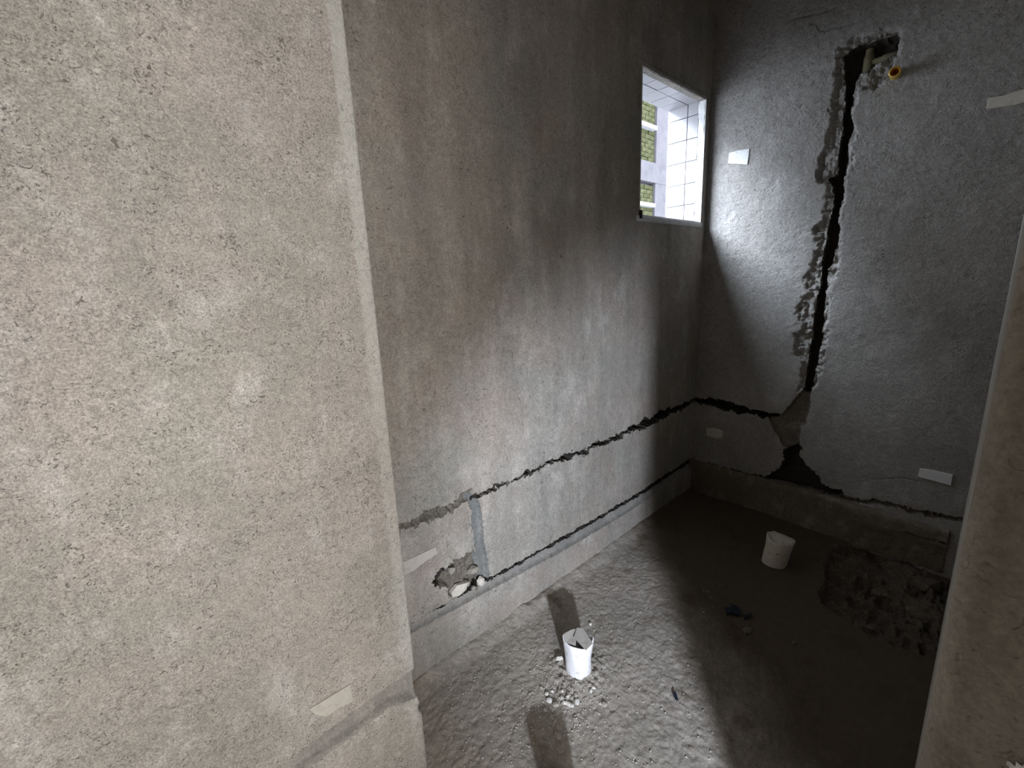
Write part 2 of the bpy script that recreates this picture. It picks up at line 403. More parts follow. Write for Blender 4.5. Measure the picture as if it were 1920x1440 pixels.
# ------------------------------------------------------------------ wall_right (upright chase wall)
slot = poly(on_right, [(1590, 92), (1620, 80), (1655, 71), (1684, 61), (1689, 72), (1682, 92), (1664, 106), (1645, 118), (1626, 130), (1613, 134), (1603, 154), (1600, 175), (1595, 208), (1598, 217),
    (1600, 239), (1588, 266), (1589, 290), (1585, 326), (1580, 362), (1574, 390), (1573, 435), (1565, 476), (1552, 510), (1550, 541), (1546, 575),
    (1542, 613), (1538, 651), (1529, 692), (1523, 719), (1520, 740), (1504, 736), (1510, 700), (1516, 662), (1521, 624), (1527, 575), (1537, 533),
    (1540, 484), (1549, 440), (1556, 405), (1562, 375), (1561, 350), (1548, 337), (1553, 331), (1569, 326), (1572, 287), (1575, 257), (1578, 230), (1583, 196),
    (1583, 169), (1582, 142), (1578, 108)])
bevel = poly(on_right, [(1574, 84), (1600, 68), (1650, 56), (1690, 44), (1698, 62), (1694, 86), (1683, 108), (1672, 138), (1652, 163), (1612, 168), (1606, 186), (1602, 215), (1608, 245),
    (1598, 275), (1600, 300), (1590, 335), (1586, 370), (1580, 400), (1578, 440), (1576, 480), (1568, 520), (1560, 555), (1556, 600), (1548, 650), (1540, 700),
    (1526, 735), (1500, 734), (1489, 738), (1500, 715), (1500, 681), (1485, 660), (1489, 632), (1504, 609), (1489, 585), (1510, 552), (1506, 522), (1516, 503),
    (1529, 465), (1527, 446), (1518, 427), (1538, 414), (1549, 372), (1546, 352), (1527, 337), (1529, 317), (1545, 263), (1556, 239), (1554, 195), (1562, 169), (1564, 121)])
lobe = poly(on_right, [(1440, 781), (1466, 777), (1485, 754), (1505, 730), (1522, 722), (1519, 757), (1512, 795), (1501, 798), (1499, 840), (1476, 842), (1466, 832), (1452, 806), (1443, 792)])
ledge_l = poly(on_right, [(1446, 797), (1503, 797), (1500, 842), (1474, 842), (1464, 832)])
blackh = poly(on_right, [(1473, 841), (1499, 834), (1500, 859), (1512, 876), (1524, 884), (1542, 905), (1560, 914), (1580, 920), (1584, 932), (1556, 931), (1500, 918), (1460, 913), (1428, 907), (1437, 893), (1452, 885), (1468, 868)])
r_upper = poly(on_right, [(1288, 740), (1304, 745), (1338, 749), (1376, 757), (1425, 772), (1466, 776), (1445, 784), (1413, 778), (1372, 772), (1334, 762), (1304, 754), (1288, 750)])
r_lower = poly(on_right, [(1285, 857), (1302, 862), (1356, 877), (1405, 889), (1440, 894), (1445, 912), (1430, 911), (1372, 896), (1323, 880), (1285, 869)])
r_seam = poly(on_right, [(1570, 926), (1650, 940), (1800, 972), (1950, 1004), (1950, 1010), (1800, 979), (1650, 949), (1570, 936)])
ys = np.arange(-0.16, 1.40, 0.0045)
zs = np.unique(np.concatenate([np.arange(-0.04, 1.0, 0.0045), np.arange(1.0, ZC + 0.02, 0.0055)]))
Yg, Z = np.meshgrid(ys, zs, indexing='ij')
wy = Yg + 0.018 * fbm(Yg, Z, 26, 3, 61) + 0.008 * fbm(Yg, Z, 100, 2, 62)
wz = Z + 0.018 * fbm(Yg, Z, 28, 3, 63) + 0.008 * fbm(Yg, Z, 100, 2, 64)
hy = Yg + (wy - Yg) * 0.35; hz = Z + (wz - Z) * 0.35
s_s, s_v, s_lo, s_le, s_bh = sdf(hy, hz, slot), sdf(wy, wz, bevel), sdf(hy, hz, lobe), sdf(hy, hz, ledge_l), sdf(wy, wz, blackh)
s_ru, s_rl, s_se = sdf(wy, wz, r_upper), sdf(wy, wz, r_lower), sdf(wy, wz, r_seam)
rough = ridged(Yg, Z, 30, 4, 71)
d = 0.0026 * fbm(Yg, Z, 3.2, 3, 72) + 0.0016 * fbm(Yg, Z * 1.7, 26, 3, 73) + 0.0013 * fbm(Yg * 0.8, Z * 1.5, 85, 3, 74)
score = sstep(0.35, 0.85, fbm(Yg * 0.5, Z * 1.6, 60, 3, 75)) * sstep(-0.1, 0.4, fbm(Yg, Z, 4, 2, 76))
d += 0.003 * score
gd = np.maximum.reduce([groove(s_v, 0.018, 0.022) + (s_v < -0.001) * 0.016 * (rough - 0.1), groove(s_s, 0.085, 0.008),
                        groove(s_lo, 0.032, 0.008), groove(s_bh, 0.09, 0.008), groove(s_ru, 0.09, 0.007), groove(s_rl, 0.09, 0.007),
                        groove(s_se, 0.03, 0.01)])
gd = np.where((s_le < 0) & (s_bh > 0), np.minimum(gd, 0.021 + 0.006 * rough), gd)
gd += (gd > 0.02) * 0.006 * rough
gd = np.maximum(gd, 0)
d += gd
for pts in ([(1478, 40), (1497, 32), (1520, 28), (1545, 22), (1570, 12)], [(1518, 44), (1531, 45), (1537, 57), (1548, 58), (1562, 51), (1590, 47)],
            [(1421, 113), (1432, 104), (1442, 96), (1444, 90)], [(1640, 900), (1690, 896), (1730, 905)]):
    dl = dline(Yg + 0.004 * fbm(Yg, Z, 40, 3, 81), Z + 0.004 * fbm(Yg, Z, 40, 3, 82), poly(on_right, pts))
    d += 0.006 * sstep(0.005, 0.0, dl)
V = np.stack([XR + d, Yg, Z], -1)
g = facemax(gd)
wr = grid_obj('wall_right', V, M_RIGHT, None, [
    ('upper_slit', (facemin(s_ru) < 0.002) & (g > 0.03), M_DEEP), ('hollow', (facemin(np.minimum(np.minimum(s_rl, s_bh), s_s)) < 0.001) & (g > 0.045), M_DEEP),
    ('upper_chase', (facemin(s_ru) < 0.002) & (g > 0.006), M_CHASE),
    ('lower_chase', ((facemin(np.minimum(s_rl, s_se)) < 0.002) | (facemin(s_bh) < 0.002)) & (g > 0.006), M_CHASE),
    ('exposed_brick', (facemin(s_lo) < 0) & (facemin(s_s) > 0) & (g > 0.006), M_CHASE),
    ('upright_chase', (facemin(s_s) < 0.002) & (g > 0.028), M_CHASE)])
struct(wr)

# ------------------------------------------------------------------ wall_left (projecting wall, near)
l_chase = poly(on_left, [(762, 1262), (740, 1279), (729, 1287), (679, 1322), (636, 1354), (592, 1387), (531, 1440), (440, 1520), (300, 1640),
                         (360, 1640), (500, 1512), (587, 1440), (679, 1371), (733, 1329), (760, 1318), (800, 1298), (800, 1240)])
l_chip = poly(on_left, [(776, 1222), (778, 1250), (772, 1262), (752, 1276), (770, 1300), (790, 1330), (812, 1330), (812, 1215)])
xs1 = np.concatenate([np.arange(-2.4, -0.46, 0.06), np.arange(-0.46, XL - 0.012, 0.004)])
RC = 0.010
arc = [(XL - RC + RC * math.sin(a), YL + RC - RC * math.cos(a), math.sin(a), -math.cos(a)) for a in np.radians(np.arange(0, 91, 15))]
prof = [(x, YL, 0.0, -1.0) for x in xs1] + arc + [(XL, y, 1.0, 0.0) for y in np.arange(YL + RC + 0.012, YW + 0.06, 0.012)]
prof = np.array(prof)
zs = np.unique(np.concatenate([np.arange(-0.03, 2.22, 0.004), np.arange(2.22, ZC + 0.02, 0.03)]))
sp = np.concatenate([[0], np.cumsum(np.hypot(np.diff(prof[:, 0]), np.diff(prof[:, 1])))]) + prof[0, 0]
U, Z = np.meshgrid(sp, zs, indexing='ij')
PX = np.repeat(prof[:, 0:1], len(zs), 1); PY = np.repeat(prof[:, 1:2], len(zs), 1)
NX = np.repeat(prof[:, 2:3], len(zs), 1); NY = np.repeat(prof[:, 3:4], len(zs), 1)
wu = U + 0.003 * fbm(U, Z, 40, 3, 91); wz = Z + 0.003 * fbm(U, Z, 44, 3, 92)
s_lc = sdf(U + (wu - U) * 0.35, Z + (wz - Z) * 0.35, l_chase); s_ch = sdf(wu, wz, l_chip)
front = sstep(XL + 0.01, XL - 0.01, U)
d = 0.0030 * fbm(U, Z, 3.0, 3, 93) + 0.0009 * fbm(U, Z, 34, 3, 94) + 0.0007 * fbm(U, Z, 120, 2, 95)
d += 0.0016 * sstep(0.45, 0.8, ridged(U, Z * 1.4, 46, 2, 96)) * sstep(0.1, 0.5, fbm(U, Z, 7, 2, 97))
d = d * (1 - 0.6 * sstep(XL - 0.05, XL - 0.03, U))
lip = poly(on_left, [(790, 1330), (733, 1329), (679, 1371), (587, 1440), (500, 1512), (360, 1640)])
gd = 0.036 * sstep(0, 0.011, -s_lc)
bull = 0.010 * sstep(0.030, 0.0, dline(U, Z, lip)) ** 2 * (s_lc > -0.004)            # rounded upper edge of the block below
gd = np.maximum(np.maximum(gd, bull), groove(s_ch, 0.010, 0.03))
gd = np.where(U > XL - 0.014, np.minimum(gd, 0.0085), gd)
gd = np.maximum(gd, 0)
d += gd
# the block under the chase bulges past the edge
bul = sstep(0.30, 0.20, Z) * sstep(XL - 0.10, XL - 0.01, U)
d -= 0.007 * bul
V = np.stack([PX - NX * d, PY - NY * d, Z], -1)
g = facemax(gd)
wl = grid_obj('wall_left', V, M_LEFT, None, [('lower_chase', (facemin(s_lc) < 0.001) & (g > 0.006), M_CUT)])
struct(wl)

# ------------------------------------------------------------------ wall_front (near wall on the right; its end face shows)
r = 0.022
prof = [(x, -0.34, 0.0, -1.0) for x in np.arange(XR + 0.1, 0.45, -0.06)] + [(0.45, y, -1.0, 0.0) for y in (-0.34, -0.30, -0.26, -0.2225)]
prof += [(x, -0.2225, 0.0, 1.0) for x in (0.46, 0.54, 0.62, 0.70)]  # unseen step added to shade the end face from the lamp
prof += [(XJ, y, -1.0, 0.0) for y in np.arange(-0.216, YJ - r, 0.006)]
prof += [(XJ + r - r * math.cos(a), YJ - r + r * math.sin(a), -math.cos(a), math.sin(a)) for a in np.radians(np.arange(0, 91, 9))]
prof += [(x, YJ, 0.0, 1.0) for x in np.arange(XJ + r + 0.03, XR + 0.12, 0.06)]
prof = np.array(prof)
zs = np.arange(-0.02, ZC + 0.02, 0.008)
sp = np.concatenate([[0], np.cumsum(np.hypot(np.diff(prof[:, 0]), np.diff(prof[:, 1])))])
U, Z = np.meshgrid(sp, zs, indexing='ij')
PX = np.repeat(prof[:, 0:1], len(zs), 1); PY = np.repeat(prof[:, 1:2], len(zs), 1)
NX = np.repeat(prof[:, 2:3], len(zs), 1); NY = np.repeat(prof[:, 3:4], len(zs), 1)
d = 0.004 * fbm(U, Z, 2.2, 3, 101) + 0.0010 * fbm(U, Z, 30, 3, 102) + 0.0006 * fbm(U, Z, 90, 2, 103)
d *= np.where(np.abs(NY) > 0.99, 0.3, 1.0)
V = np.stack([PX - NX * d, PY - NY * d, Z], -1)
struct(grid_obj('wall_front', V, M_JAMB))

# ------------------------------------------------------------------ floor with the broken pit
pit = poly(on_floor, [(1541, 1085), (1548, 1050), (1562, 1024), (1600, 1018), (1660, 1022), (1720, 1030), (1792, 1050), (1830, 1080), (1800, 1180), (1770, 1240),
                      (1742, 1232), (1690, 1216), (1640, 1196), (1590, 1164), (1548, 1140), (1530, 1112)])
xs = np.concatenate([np.arange(-2.4, 0.30, 0.09), np.arange(0.30, 2.90, 0.005)])
ys = np.concatenate([np.arange(-1.9, -0.03, 0.09), np.arange(-0.03, 1.36, 0.005)])
X, Yg = np.meshgrid(xs, ys, indexing='ij')
wx = X + 0.02 * fbm(X, Yg, 14, 3, 111) + 0.007 * fbm(X, Yg, 60, 2, 112)
wy = Yg + 0.02 * fbm(X, Yg, 15, 3, 113) + 0.007 * fbm(X, Yg, 60, 2, 114)
s_p = sdf(wx, wy, pit)
wet = sstep(1.55, 2.1, X + 0.35 * fbm(X, Yg, 2.5, 3, 115) - 0.35 * (Yg - 0.6))
z = 0.004 * fbm(X, Yg, 4, 3, 116)
ang = X * 0.80 - Yg * 0.35
rip = fbm(X * 0.9 + Yg * 0.5, Yg * 3.0 - X * 1.2, 9, 3, 117)       # trowel ripples running across
z += (1 - 0.85 * wet) * (0.0028 * fbm(X, Yg, 26, 4, 118) + 0.0026 * rip + 0.0026 * ridged(X, Yg * 1.6, 62, 3, 119) + 0.0016 * fbm(X, Yg, 110, 2, 125))
ta = np.array(on_floor((1100, 1290))); tb = np.array(on_floor((1300, 1390))); tv = (tb - ta) / np.hypot(*(tb - ta))
cc = (X - ta[0]) * tv[1] - (Yg - ta[1]) * tv[0]; al = (X - ta[0]) * tv[0] + (Yg - ta[1]) * tv[1]
arc_ = np.sin((cc + 0.35 * (al - 0.1) ** 2) * 2 * math.pi / 0.046 + 2.2 * fbm(X, Yg, 6, 3, 126))
z += (1 - wet) * 0.0009 * arc_ * sstep(0.0, 0.10, al + 0.05) * sstep(0.75, 0.60, Yg) * sstep(0.25, 0.55, 0.5 + fbm(X, Yg, 5, 2, 127))
z += wet * 0.0010 * fbm(X, Yg, 40, 3, 120)
# soft heap round the foot of the near pipe
p1 = on_floor((1085, 1275)); p1 = (p1[0] + 0.035, p1[1] + 0.03)
rr = np.hypot(X - p1[0], Yg - p1[1])
z += 0.014 * np.exp(-((rr - 0.06) / 0.05) ** 2) * (0.5 + 0.9 * ridged(X, Yg, 40, 3, 121))
# fillet against the walls
z += 0.022 * sstep(0.09, 0.0, YW - Yg) ** 1.5 * (1 + 0.5 * fbm(X, Yg, 12, 2, 122))
gp = sstep(0, 0.02, -s_p)
z += gp * (-0.075 + 0.050 * ridged(X, Yg, 11, 4, 123) + 0.03 * fbm(X, Yg, 5, 2, 124))
V = np.stack([X, Yg, z], -1)
M_PIT = plaster('pit_rubble', (0.17, 0.14, 0.11), (0.12, 0.10, 0.08), (0.24, 0.20, 0.16), 8, 110, 0.9, pit=0.7, scale_bump=2)
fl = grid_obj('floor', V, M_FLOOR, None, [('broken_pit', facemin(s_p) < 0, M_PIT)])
struct(fl)
FLZ = lambda x, y: float(z[np.argmin(abs(xs - x)), np.argmin(abs(ys - y))])

# plinth of screed along the foot of wall_right
ys2 = np.arange(0.03, 1.33, 0.006)
pf = [(0.05, 0.226), (0.0, 0.224), (-0.018, 0.221), (-0.026, 0.212)] + [(-0.028, q) for q in np.arange(0.20, -0.03, -0.01)]
pf = np.array(pf)
Yp, K = np.meshgrid(ys2, np.arange(len(pf)), indexing='ij')
ox = pf[K, 0]; oz = pf[K, 1]
nz = fbm(Yp, oz, 22, 3, 131)
fade = sstep(0.95, 0.60, Yp)
brkn = sstep(0.40, 0.16, Yp + 0.05 * fbm(Yp, oz, 9, 3, 132)) * sstep(0.17, 0.08, oz)
xx = XR + ox * (0.35 + 0.65 * fade) + 0.005 * nz + 0.004 * sstep(0.55, 0.2, Yp) * ridged(Yp, oz, 24, 3, 134) * (ox < -0.01) + brkn * 0.021 * (0.6 + 0.5 * ridged(Yp, oz, 16, 3, 133)) * (ox < -0.01)
zz = oz + 0.004 * nz * (oz > 0.15) - 0.012 * sstep(0.5, 0.1, Yp) * (oz > 0.15)
o = grid_obj('baseboard_right', np.stack([xx, Yp, zz], -1), M_PLINTH)
struct(o)

# ------------------------------------------------------------------ ceiling, passage behind the camera
struct(box('ceiling', -2.45, 3.0, -1.95, 1.6, ZC, ZC + 0.15, M_HALL))
struct(box('wall_rear', -2.55, -2.40, -1.95, 1.25, -0.02, ZC, M_HALL))
struct(box('wall_side', -2.45, 3.0, -2.05, -1.90, -0.02, ZC, M_HALL))
struct(box('wall_end', XR + 0.10, XR + 0.2, -1.95, 1.30, -0.05, ZC, M_HALL))

# ------------------------------------------------------------------ window_1
win = empty('window_1', ((WX0 + WX1) / 2, YW, WZ0)); struct(win)
bpy.context.view_layer.update()
def wpart(o):
    o.matrix_parent_inverse = win.matrix_world.inverted(); return o
YO = 1.535
rnd = random.Random(3)
def wbox(name, *a, **k):
    return wpart(box(name, *a, parent=win, **k))
# masonry of the reveal
wbox('reveal', WX0 - 0.12, WX1 + 0.12, YW + 0.012, YO, WZ1 + 0.012, WZ1 + 0.14, M_GROUT)
wbox('reveal', WX1 + 0.012, WX1 + 0.14, YW + 0.012, YO, WZ0 - 0.1, WZ1 + 0.013, M_GROUT)
wbox('reveal', WX0 - 0.14, WX0 - 0.002, YW + 0.012, YO, WZ0 - 0.1, WZ1 + 0.013, M_CONC)
wbox('sill', WX0 - 0.12, WX1 + 0.12, YW + 0.012, YO + 0.03, WZ0 - 0.12, WZ0 - 0.004, M_CONC)
# tiles lining the soffit and the right cheek
xj = [WX0 + 0.002, 2.165, 2.29, 2.415, 2.54, 2.665, WX1 + 0.010]
yj = [1.342, 1.410, YO]
zj = [WZ1 + 0.010, 2.366, 2.245, 2.123, 2.0, 1.88, WZ0 - 0.002]
gpp = 0.0022
for a, b in zip(xj[:-1], xj[1:]):
    for c, e in zip(yj[:-1], yj[1:]):
        q = rnd.uniform(-0.0008, 0.0008)
        wbox('tile', a + gpp, b - gpp, c + gpp, e - gpp, WZ1 + 0.002 + q, WZ1 + 0.014, M_TILE)
for a, b in zip(zj[:-1], zj[1:]):
    for c, e in zip(yj[:-1], yj[1:]):
        q = rnd.uniform(-0.0008, 0.0008)
        wbox('tile', WX1 + 0.002 + q, WX1 + 0.014, c + gpp, e - gpp, b + gpp, a - gpp, M_TILE)
# ragged plaster return on the right and top between wall face and tile
zz = np.arange(WZ0 - 0.01, WZ1 + 0.012, 0.006); yy = np.linspace(YW - 0.004, 1.342, 6)
A, Zr = np.meshgrid(yy, zz, indexing='ij')
A2 = A + (A > 1.335) * 0.006 * fbm(Zr, A, 40, 3, 141)
o = grid_obj('plaster_return', np.stack([WX1 + 0.001 + 0.002 * fbm(A, Zr, 50, 3, 142), A2, Zr], -1), M_CHIP, None, (), win); wpart(o)
zz = np.arange(WX0 - 0.01, WX1 + 0.012, 0.006)
A, Xr_ = np.meshgrid(yy, zz, indexing='ij')
o = grid_obj('plaster_return', np.stack([Xr_, A, WZ1 + 0.001 + 0.002 * fbm(A, Xr_, 50, 3, 143)], -1), M_BACK, None, (), win); wpart(o)
# raised plaster surround on the room side
def surround(name, x0, x1, z0, z1, mat=M_BACK, pr=0.010):
    n = max(2, int((x1 - x0) / 0.008)); m = max(2, int((z1 - z0) / 0.008))
    Xq, Zq = np.meshgrid(np.linspace(x0, x1, n + 1), np.linspace(z0, z1, m + 1), indexing='ij')
    e = np.minimum(np.minimum(Xq - x0, x1 - Xq), np.minimum(Zq - z0, z1 - Zq))
    p = pr * sstep(-0.001, 0.007, e) + 0.0015 * fbm(Xq, Zq, 40, 3, 151) * (e > 0.002)
    o = grid_obj(name, np.stack([Xq, YW + 0.004 - p, Zq], -1), mat, None, (), win)
    return wpart(o)
surround('surround', WX0 - 0.03, WX1 + 0.03, WZ1, WZ1 + 0.03)
surround('surround', WX0 - 0.03, WX0, WZ0 - 0.03, WZ1)
surround('surround', WX1, WX1 + 0.028, WZ0 - 0.03, WZ1)
surround('window_sill', WX0 - 0.03, WX1 + 0.02, WZ0 - 0.035, WZ0, M_STRIP, 0.014)
wbox('metal_strip', WX0 - 0.004, WX0 + 0.004, YW - 0.002, YW + 0.05, WZ0 - 0.01, WZ1, M_STRIP)
wbox('bracket', WX0 - 0.012, WX0 + 0.006, YW - 0.016, YW + 0.0, WZ0 - 0.022, WZ0 + 0.018, M_DARK, bev=0.002)

# ------------------------------------------------------------------ neighbouring building seen through the window
YB = 6.0
nb = empty('neighbour_building', (10.5, YB, 0))
tag(nb, 'pale concrete frame building with mossy brick infill seen outside through the window', 'building')
def nbox(name, *a, **k): 
    o = box(name, *a, parent=nb, **k); o.location = (-10.5, -YB, 0); return o
nbox('core_wall', 8.2, 12.6, YB + 0.14, YB + 0.6, 0, 9, M_CONC)
nbox('column', 10.27, 10.90, YB - 0.02, YB + 0.3, 0, 9, M_CONC)
nbox('column', 8.2, 8.7, YB - 0.02, YB + 0.3, 0, 9, M_CONC)
nbox('column', 10.90, 12.6, YB - 0.01, YB + 0.3, 0, 9, M_CONC)
for z0, z1 in ((0.55, 0.98), (3.62, 4.05), (6.70, 7.13)):
    nbox('beam', 8.2, 12.6, YB - 0.03, YB + 0.3, z0, z1, M_CONC)
for z0 in (3.06, 4.72):
    nbox('lintel', 9.0, 10.16, YB - 0.10, YB + 0.1, z0, z0 + 0.085, M_TILE, bev=0.006)
bm_ = None
for zr, nrow in ((2.60, 11), (4.06, 14)):
    for rw in range(nrow):
        for c in range(5):
            x0 = 10.265 - 0.26 * (c + 1) + (0.13 if rw % 2 else 0)
            x1 = min(x0 + 0.248, 10.262); z0 = zr + 0.0965 * rw
            if z0 + 0.08 > 3.62 and zr < 3: continue
            if any(abs(z0 + 0.04 - l - 0.04) < 0.03 for l in (3.06, 4.72)): continue
            if x1 - x0 > 0.2:
                if bm_ is None:
                    o = nbox('brick', -0.124, 0.124, -0.06, 0.06, 0, 0.086, M_BRICK); bm_ = o.data
                else:
                    o = bpy.data.objects.new('brick', bm_); COL.objects.link(o); o.parent = nb
                o.location = ((x0 + x1) / 2 - 10.5, 0.09 + rnd.uniform(-0.012, 0.012), z0)
            else:
                o = nbox('brick', x0, x1, YB + 0.03, YB + 0.15, z0, z0 + 0.086, M_BRICK)
struct(box('ground', -6, 20, 1.55, 20, -3.2, -3.0, M_GROUND))

# ------------------------------------------------------------------ pipe stubs standing in the floor
def pipe(name, loc, rad, h, mat, mat_f, yaw, lean, label, seed, closed):
    rn = random.Random(seed)
    root = empty(name, loc); root.rotation_euler = (lean[0], lean[1], yaw)
    tag(root, label, 'pipe', None)
    n = 36; rings = 12
    def ringpt(a, t, rr):
        # t: 0 foot .. 1 rim. Towards the rim the round section is squeezed into a pinched mouth with two ears
        q = sstep(0.62, 1.0, np.array(t)).item() if t > 0.62 else 0
        c, s = math.cos(a), math.sin(a)
        ex = rr * c * (1 + 0.15 * q * abs(c) ** 4)
        ey = rr * s * (1 - (0.10 if s < 0 else 0.06) * q)
        hh = h * t
        if t > 0.75:
            k = (t - 0.75) / 0.25
            hh += k * (0.014 * abs(c) ** 5 + 0.002 * max(0, -s) ** 2 + 0.004 * math.sin(3 * a + seed))
        return ex, ey, hh
    co, fa = [], []
    for side, rr in ((0, rad), (1, rad - 0.003)):
        for i in range(rings + 1):
            t = i / rings
            for j in range(n):
                a = 2 * math.pi * j / n
                x, y, zc = ringpt(a, t, rr)
                x += 0.0012 * math.sin(5 * a + 7 * t + seed); y += 0.0012 * math.cos(4 * a + 5 * t)
                co.append((x, y, zc - 0.03 * (1 - t)))
    N = (rings + 1) * n
    for i in range(rings):
        for j in range(n):
            a = i * n + j; b = i * n + (j + 1) % n
            fa.append((a, b, b + n, a + n)); fa.append((N + a, N + a + n, N + b + n, N + b))
    t0 = rings * n
    for j in range(n):
        fa.append((t0 + j, t0 + (j + 1) % n, N + t0 + (j + 1) % n, N + t0 + j))
    mesh_obj('pipe_body', co, fa, mat, root, smooth=True)
    # flap: back of the rim folded forward over the mouth
    def sheet(nm, pts, thick=0.003):
        pts = [Vector(p) for p in pts]
        nrm = (pts[1] - pts[0]).cross(pts[2] - pts[0]).normalized() * thick
        m = len(pts)
        c2 = [tuple(p) for p in pts] + [tuple(p - nrm) for p in pts]
        f2 = [tuple(range(m)), tuple(range(2 * m - 1, m - 1, -1))] + [(i, i + m, (i + 1) % m + m, (i + 1) % m) for i in range(m)]
        return mesh_obj(nm, c2, f2, mat_f, root)
    e = rad * 1.14
    if closed:
        sheet('folded_flap', [(-e, 0.0, h + 0.016), (-0.5 * rad, -0.86 * rad, h + 0.003), (0.5 * rad, -0.88 * rad, h + 0.001), (e, 0.0, h + 0.010), (0.45 * rad, 0.84 * rad, h + 0.004), (-0.5 * rad, 0.86 * rad, h + 0.010)])
        sheet('folded_flap', [(-0.9 * rad, -0.18 * rad, h + 0.013), (-0.35 * rad, -0.52 * rad, h + 0.004), (0.10 * rad, -0.40 * rad, h + 0.006), (0.0, 0.05 * rad, h + 0.016), (-0.5 * rad, 0.3 * rad, h + 0.016)])
    else:
        sheet('folded_flap', [(-0.30 * rad, -0.10 * rad, h + 0.013), (0.66 * rad, -0.88 * rad, h + 0.002), (e, -0.02, h + 0.016), (0.30 * rad, 0.92 * rad, h + 0.015), (-0.2 * rad, 0.90 * rad, h + 0.014)])
        sheet('folded_flap', [(-e, 0.0, h + 0.013), (-0.80 * rad, -0.50 * rad, h + 0.003), (-0.10 * rad, -0.62 * rad, h + 0.002), (-0.20 * rad, 0.88 * rad, h + 0.011), (-0.62 * rad, 0.64 * rad, h + 0.012)])
    return root
view_yaw = math.atan2(p1[1], p1[0]) - math.pi / 2
P1 = pipe('pipe_stub', (p1[0], p1[1], FLZ(*p1) - 0.01), 0.050, 0.142, M_PVC, M_FLAP, view_yaw - 0.12, (0, 0), 'dusty white plastic pipe stub with folded top in the lit gravelly floor', 1, False)
p2 = on_floor((1451, 1064)); p2 = (p2[0] + 0.045, p2[1] + 0.015)
P2 = pipe('pipe_stub', (p2[0], p2[1], FLZ(*p2) - 0.01), 0.056, 0.148, M_PVC2, M_PVC2, math.atan2(p2[1], p2[0]) - math.pi / 2 + 0.1, (0.0, 0.13), 'dirty cream plastic pipe stub with squashed top in the dark shower floor', 5, True)

P3 = pipe('pipe_stub', (0.687, 0.603, FLZ(0.687, 0.603) - 0.01), 0.050, 0.142, M_PVC, M_FLAP, view_yaw + 0.3, (0, 0), 'white plastic pipe stub nearest the doorway, its shadow crossing the lit floor', 9, True)

# ------------------------------------------------------------------ brass outlet, elbow and pipe inside the chase
yb, zb = on_right((1679, 141))
br = empty('brass_outlet', (XR, yb, zb))
tag(br, 'yellow brass water outlet sticking out of the wall below the chase corner', 'pipe fitting')
def lathe(name, prof, mat, parent, n=28, closed=False):
    co, fa = [], []
    for (x, rr) in prof:
        for j in range(n):
            a = 2 * math.pi * j / n; co.append((-x, rr * math.cos(a), rr * math.sin(a)))
    for i in range(len(prof) - 1):
        for j in range(n):
            a = i * n + j; b = i * n + (j + 1) % n
            fa.append((a, a + n, b + n, b))
    return mesh_obj(name, co, fa, mat, parent, smooth=True)
b1 = lathe('barrel', [(-0.03, 0.021), (0.006, 0.021), (0.008, 0.025), (0.016, 0.025), (0.018, 0.022), (0.046, 0.0215), (0.05, 0.026), (0.066, 0.027), (0.068, 0.025), (0.068, 0.020)], M_BRASS, br)
b2 = lathe('bore', [(0.068, 0.020), (0.064, 0.0185), (0.055, 0.0165), (0.02, 0.016), (0.018, 0.0)], M_ORANGE, br)
br.rotation_euler = (0, math.radians(-4), math.radians(6))
br.scale = (1.0, 0.80, 0.80)
ye, ze = on_right((1623, 112))
el = empty('pipe_elbow', (XR + 0.066, ye, ze))
tag(el, 'cream plastic pipe elbow buried in the top corner of the chase', 'pipe fitting')
o = lathe('socket', [(-0.05, 0.017), (-0.045, 0.021), (0.0, 0.021), (0.03, 0.021), (0.034, 0.017), (0.06, 0.016)], simple('cream_pvc', (0.20, 0.18, 0.11), 0.7), el)
o.rotation_euler = (0, math.radians(90), 0)
o = lathe('pipe_run', [(0.0, 0.015), (0.05, 0.015), (0.055, 0.019), (0.07, 0.019), (0.10, 0.018)], bpy.data.materials['cream_pvc'], el)
o.rotation_euler = (0, 0, math.radians(90))

# ------------------------------------------------------------------ ceramic gauge chips stuck on the plaster
def chip3(name, fn, pts, proud, thick, mat, label, plane):
    q = [fn(p) for p in pts]
    rn = random.Random(len(label))
    def P(u, v, dpt):
        return {'b': (u, YW - dpt, v), 'r': (XR - dpt, u, v), 'l': (u, YL - dpt, v)}[plane]
    cu = sum(u for u, v in q) / len(q); cv = sum(v for u, v in q) / len(q)
    m = len(q)
    co = [P(u, v, proud - thick) for u, v in q] + [P(u, v, proud - 0.0008) for u, v in q] + [P(cu + (u - cu) * .975, cv + (v - cv) * .95, proud) for u, v in q]
    fa = [tuple(range(2 * m, 3 * m))]
    for k in range(2):
        fa += [(k * m + i, k * m + (i + 1) % m, (k + 1) * m + (i + 1) % m, (k + 1) * m + i) for i in range(m)]
    o = mesh_obj(name, co, fa, mat)
    me = o.data; me.update()
    import bmesh
    b = bmesh.new(); b.from_mesh(me); bmesh.ops.recalc_face_normals(b, faces=b.faces); b.to_mesh(me); b.free()
    return tag(o, label, 'ceramic chip', 'ceramic level chips stuck on the walls')
chip3('ceramic_chip', on_right, [(1368, 287), (1386, 282), (1406, 279), (1404, 296), (1402, 309), (1385, 308), (1366, 307)], 0.006, 0.012, M_CHIP, 'bright white ceramic chip high on the lit wall beside the window corner', 'r')
chip3('ceramic_chip', on_right, [(1853, 184), (1880, 180), (1905, 172), (1935, 163), (1938, 187), (1905, 197), (1870, 202), (1849, 205)], 0.006, 0.012, M_CHIPD, 'long grey ceramic chip high on the wall right of the brass outlet', 'r')
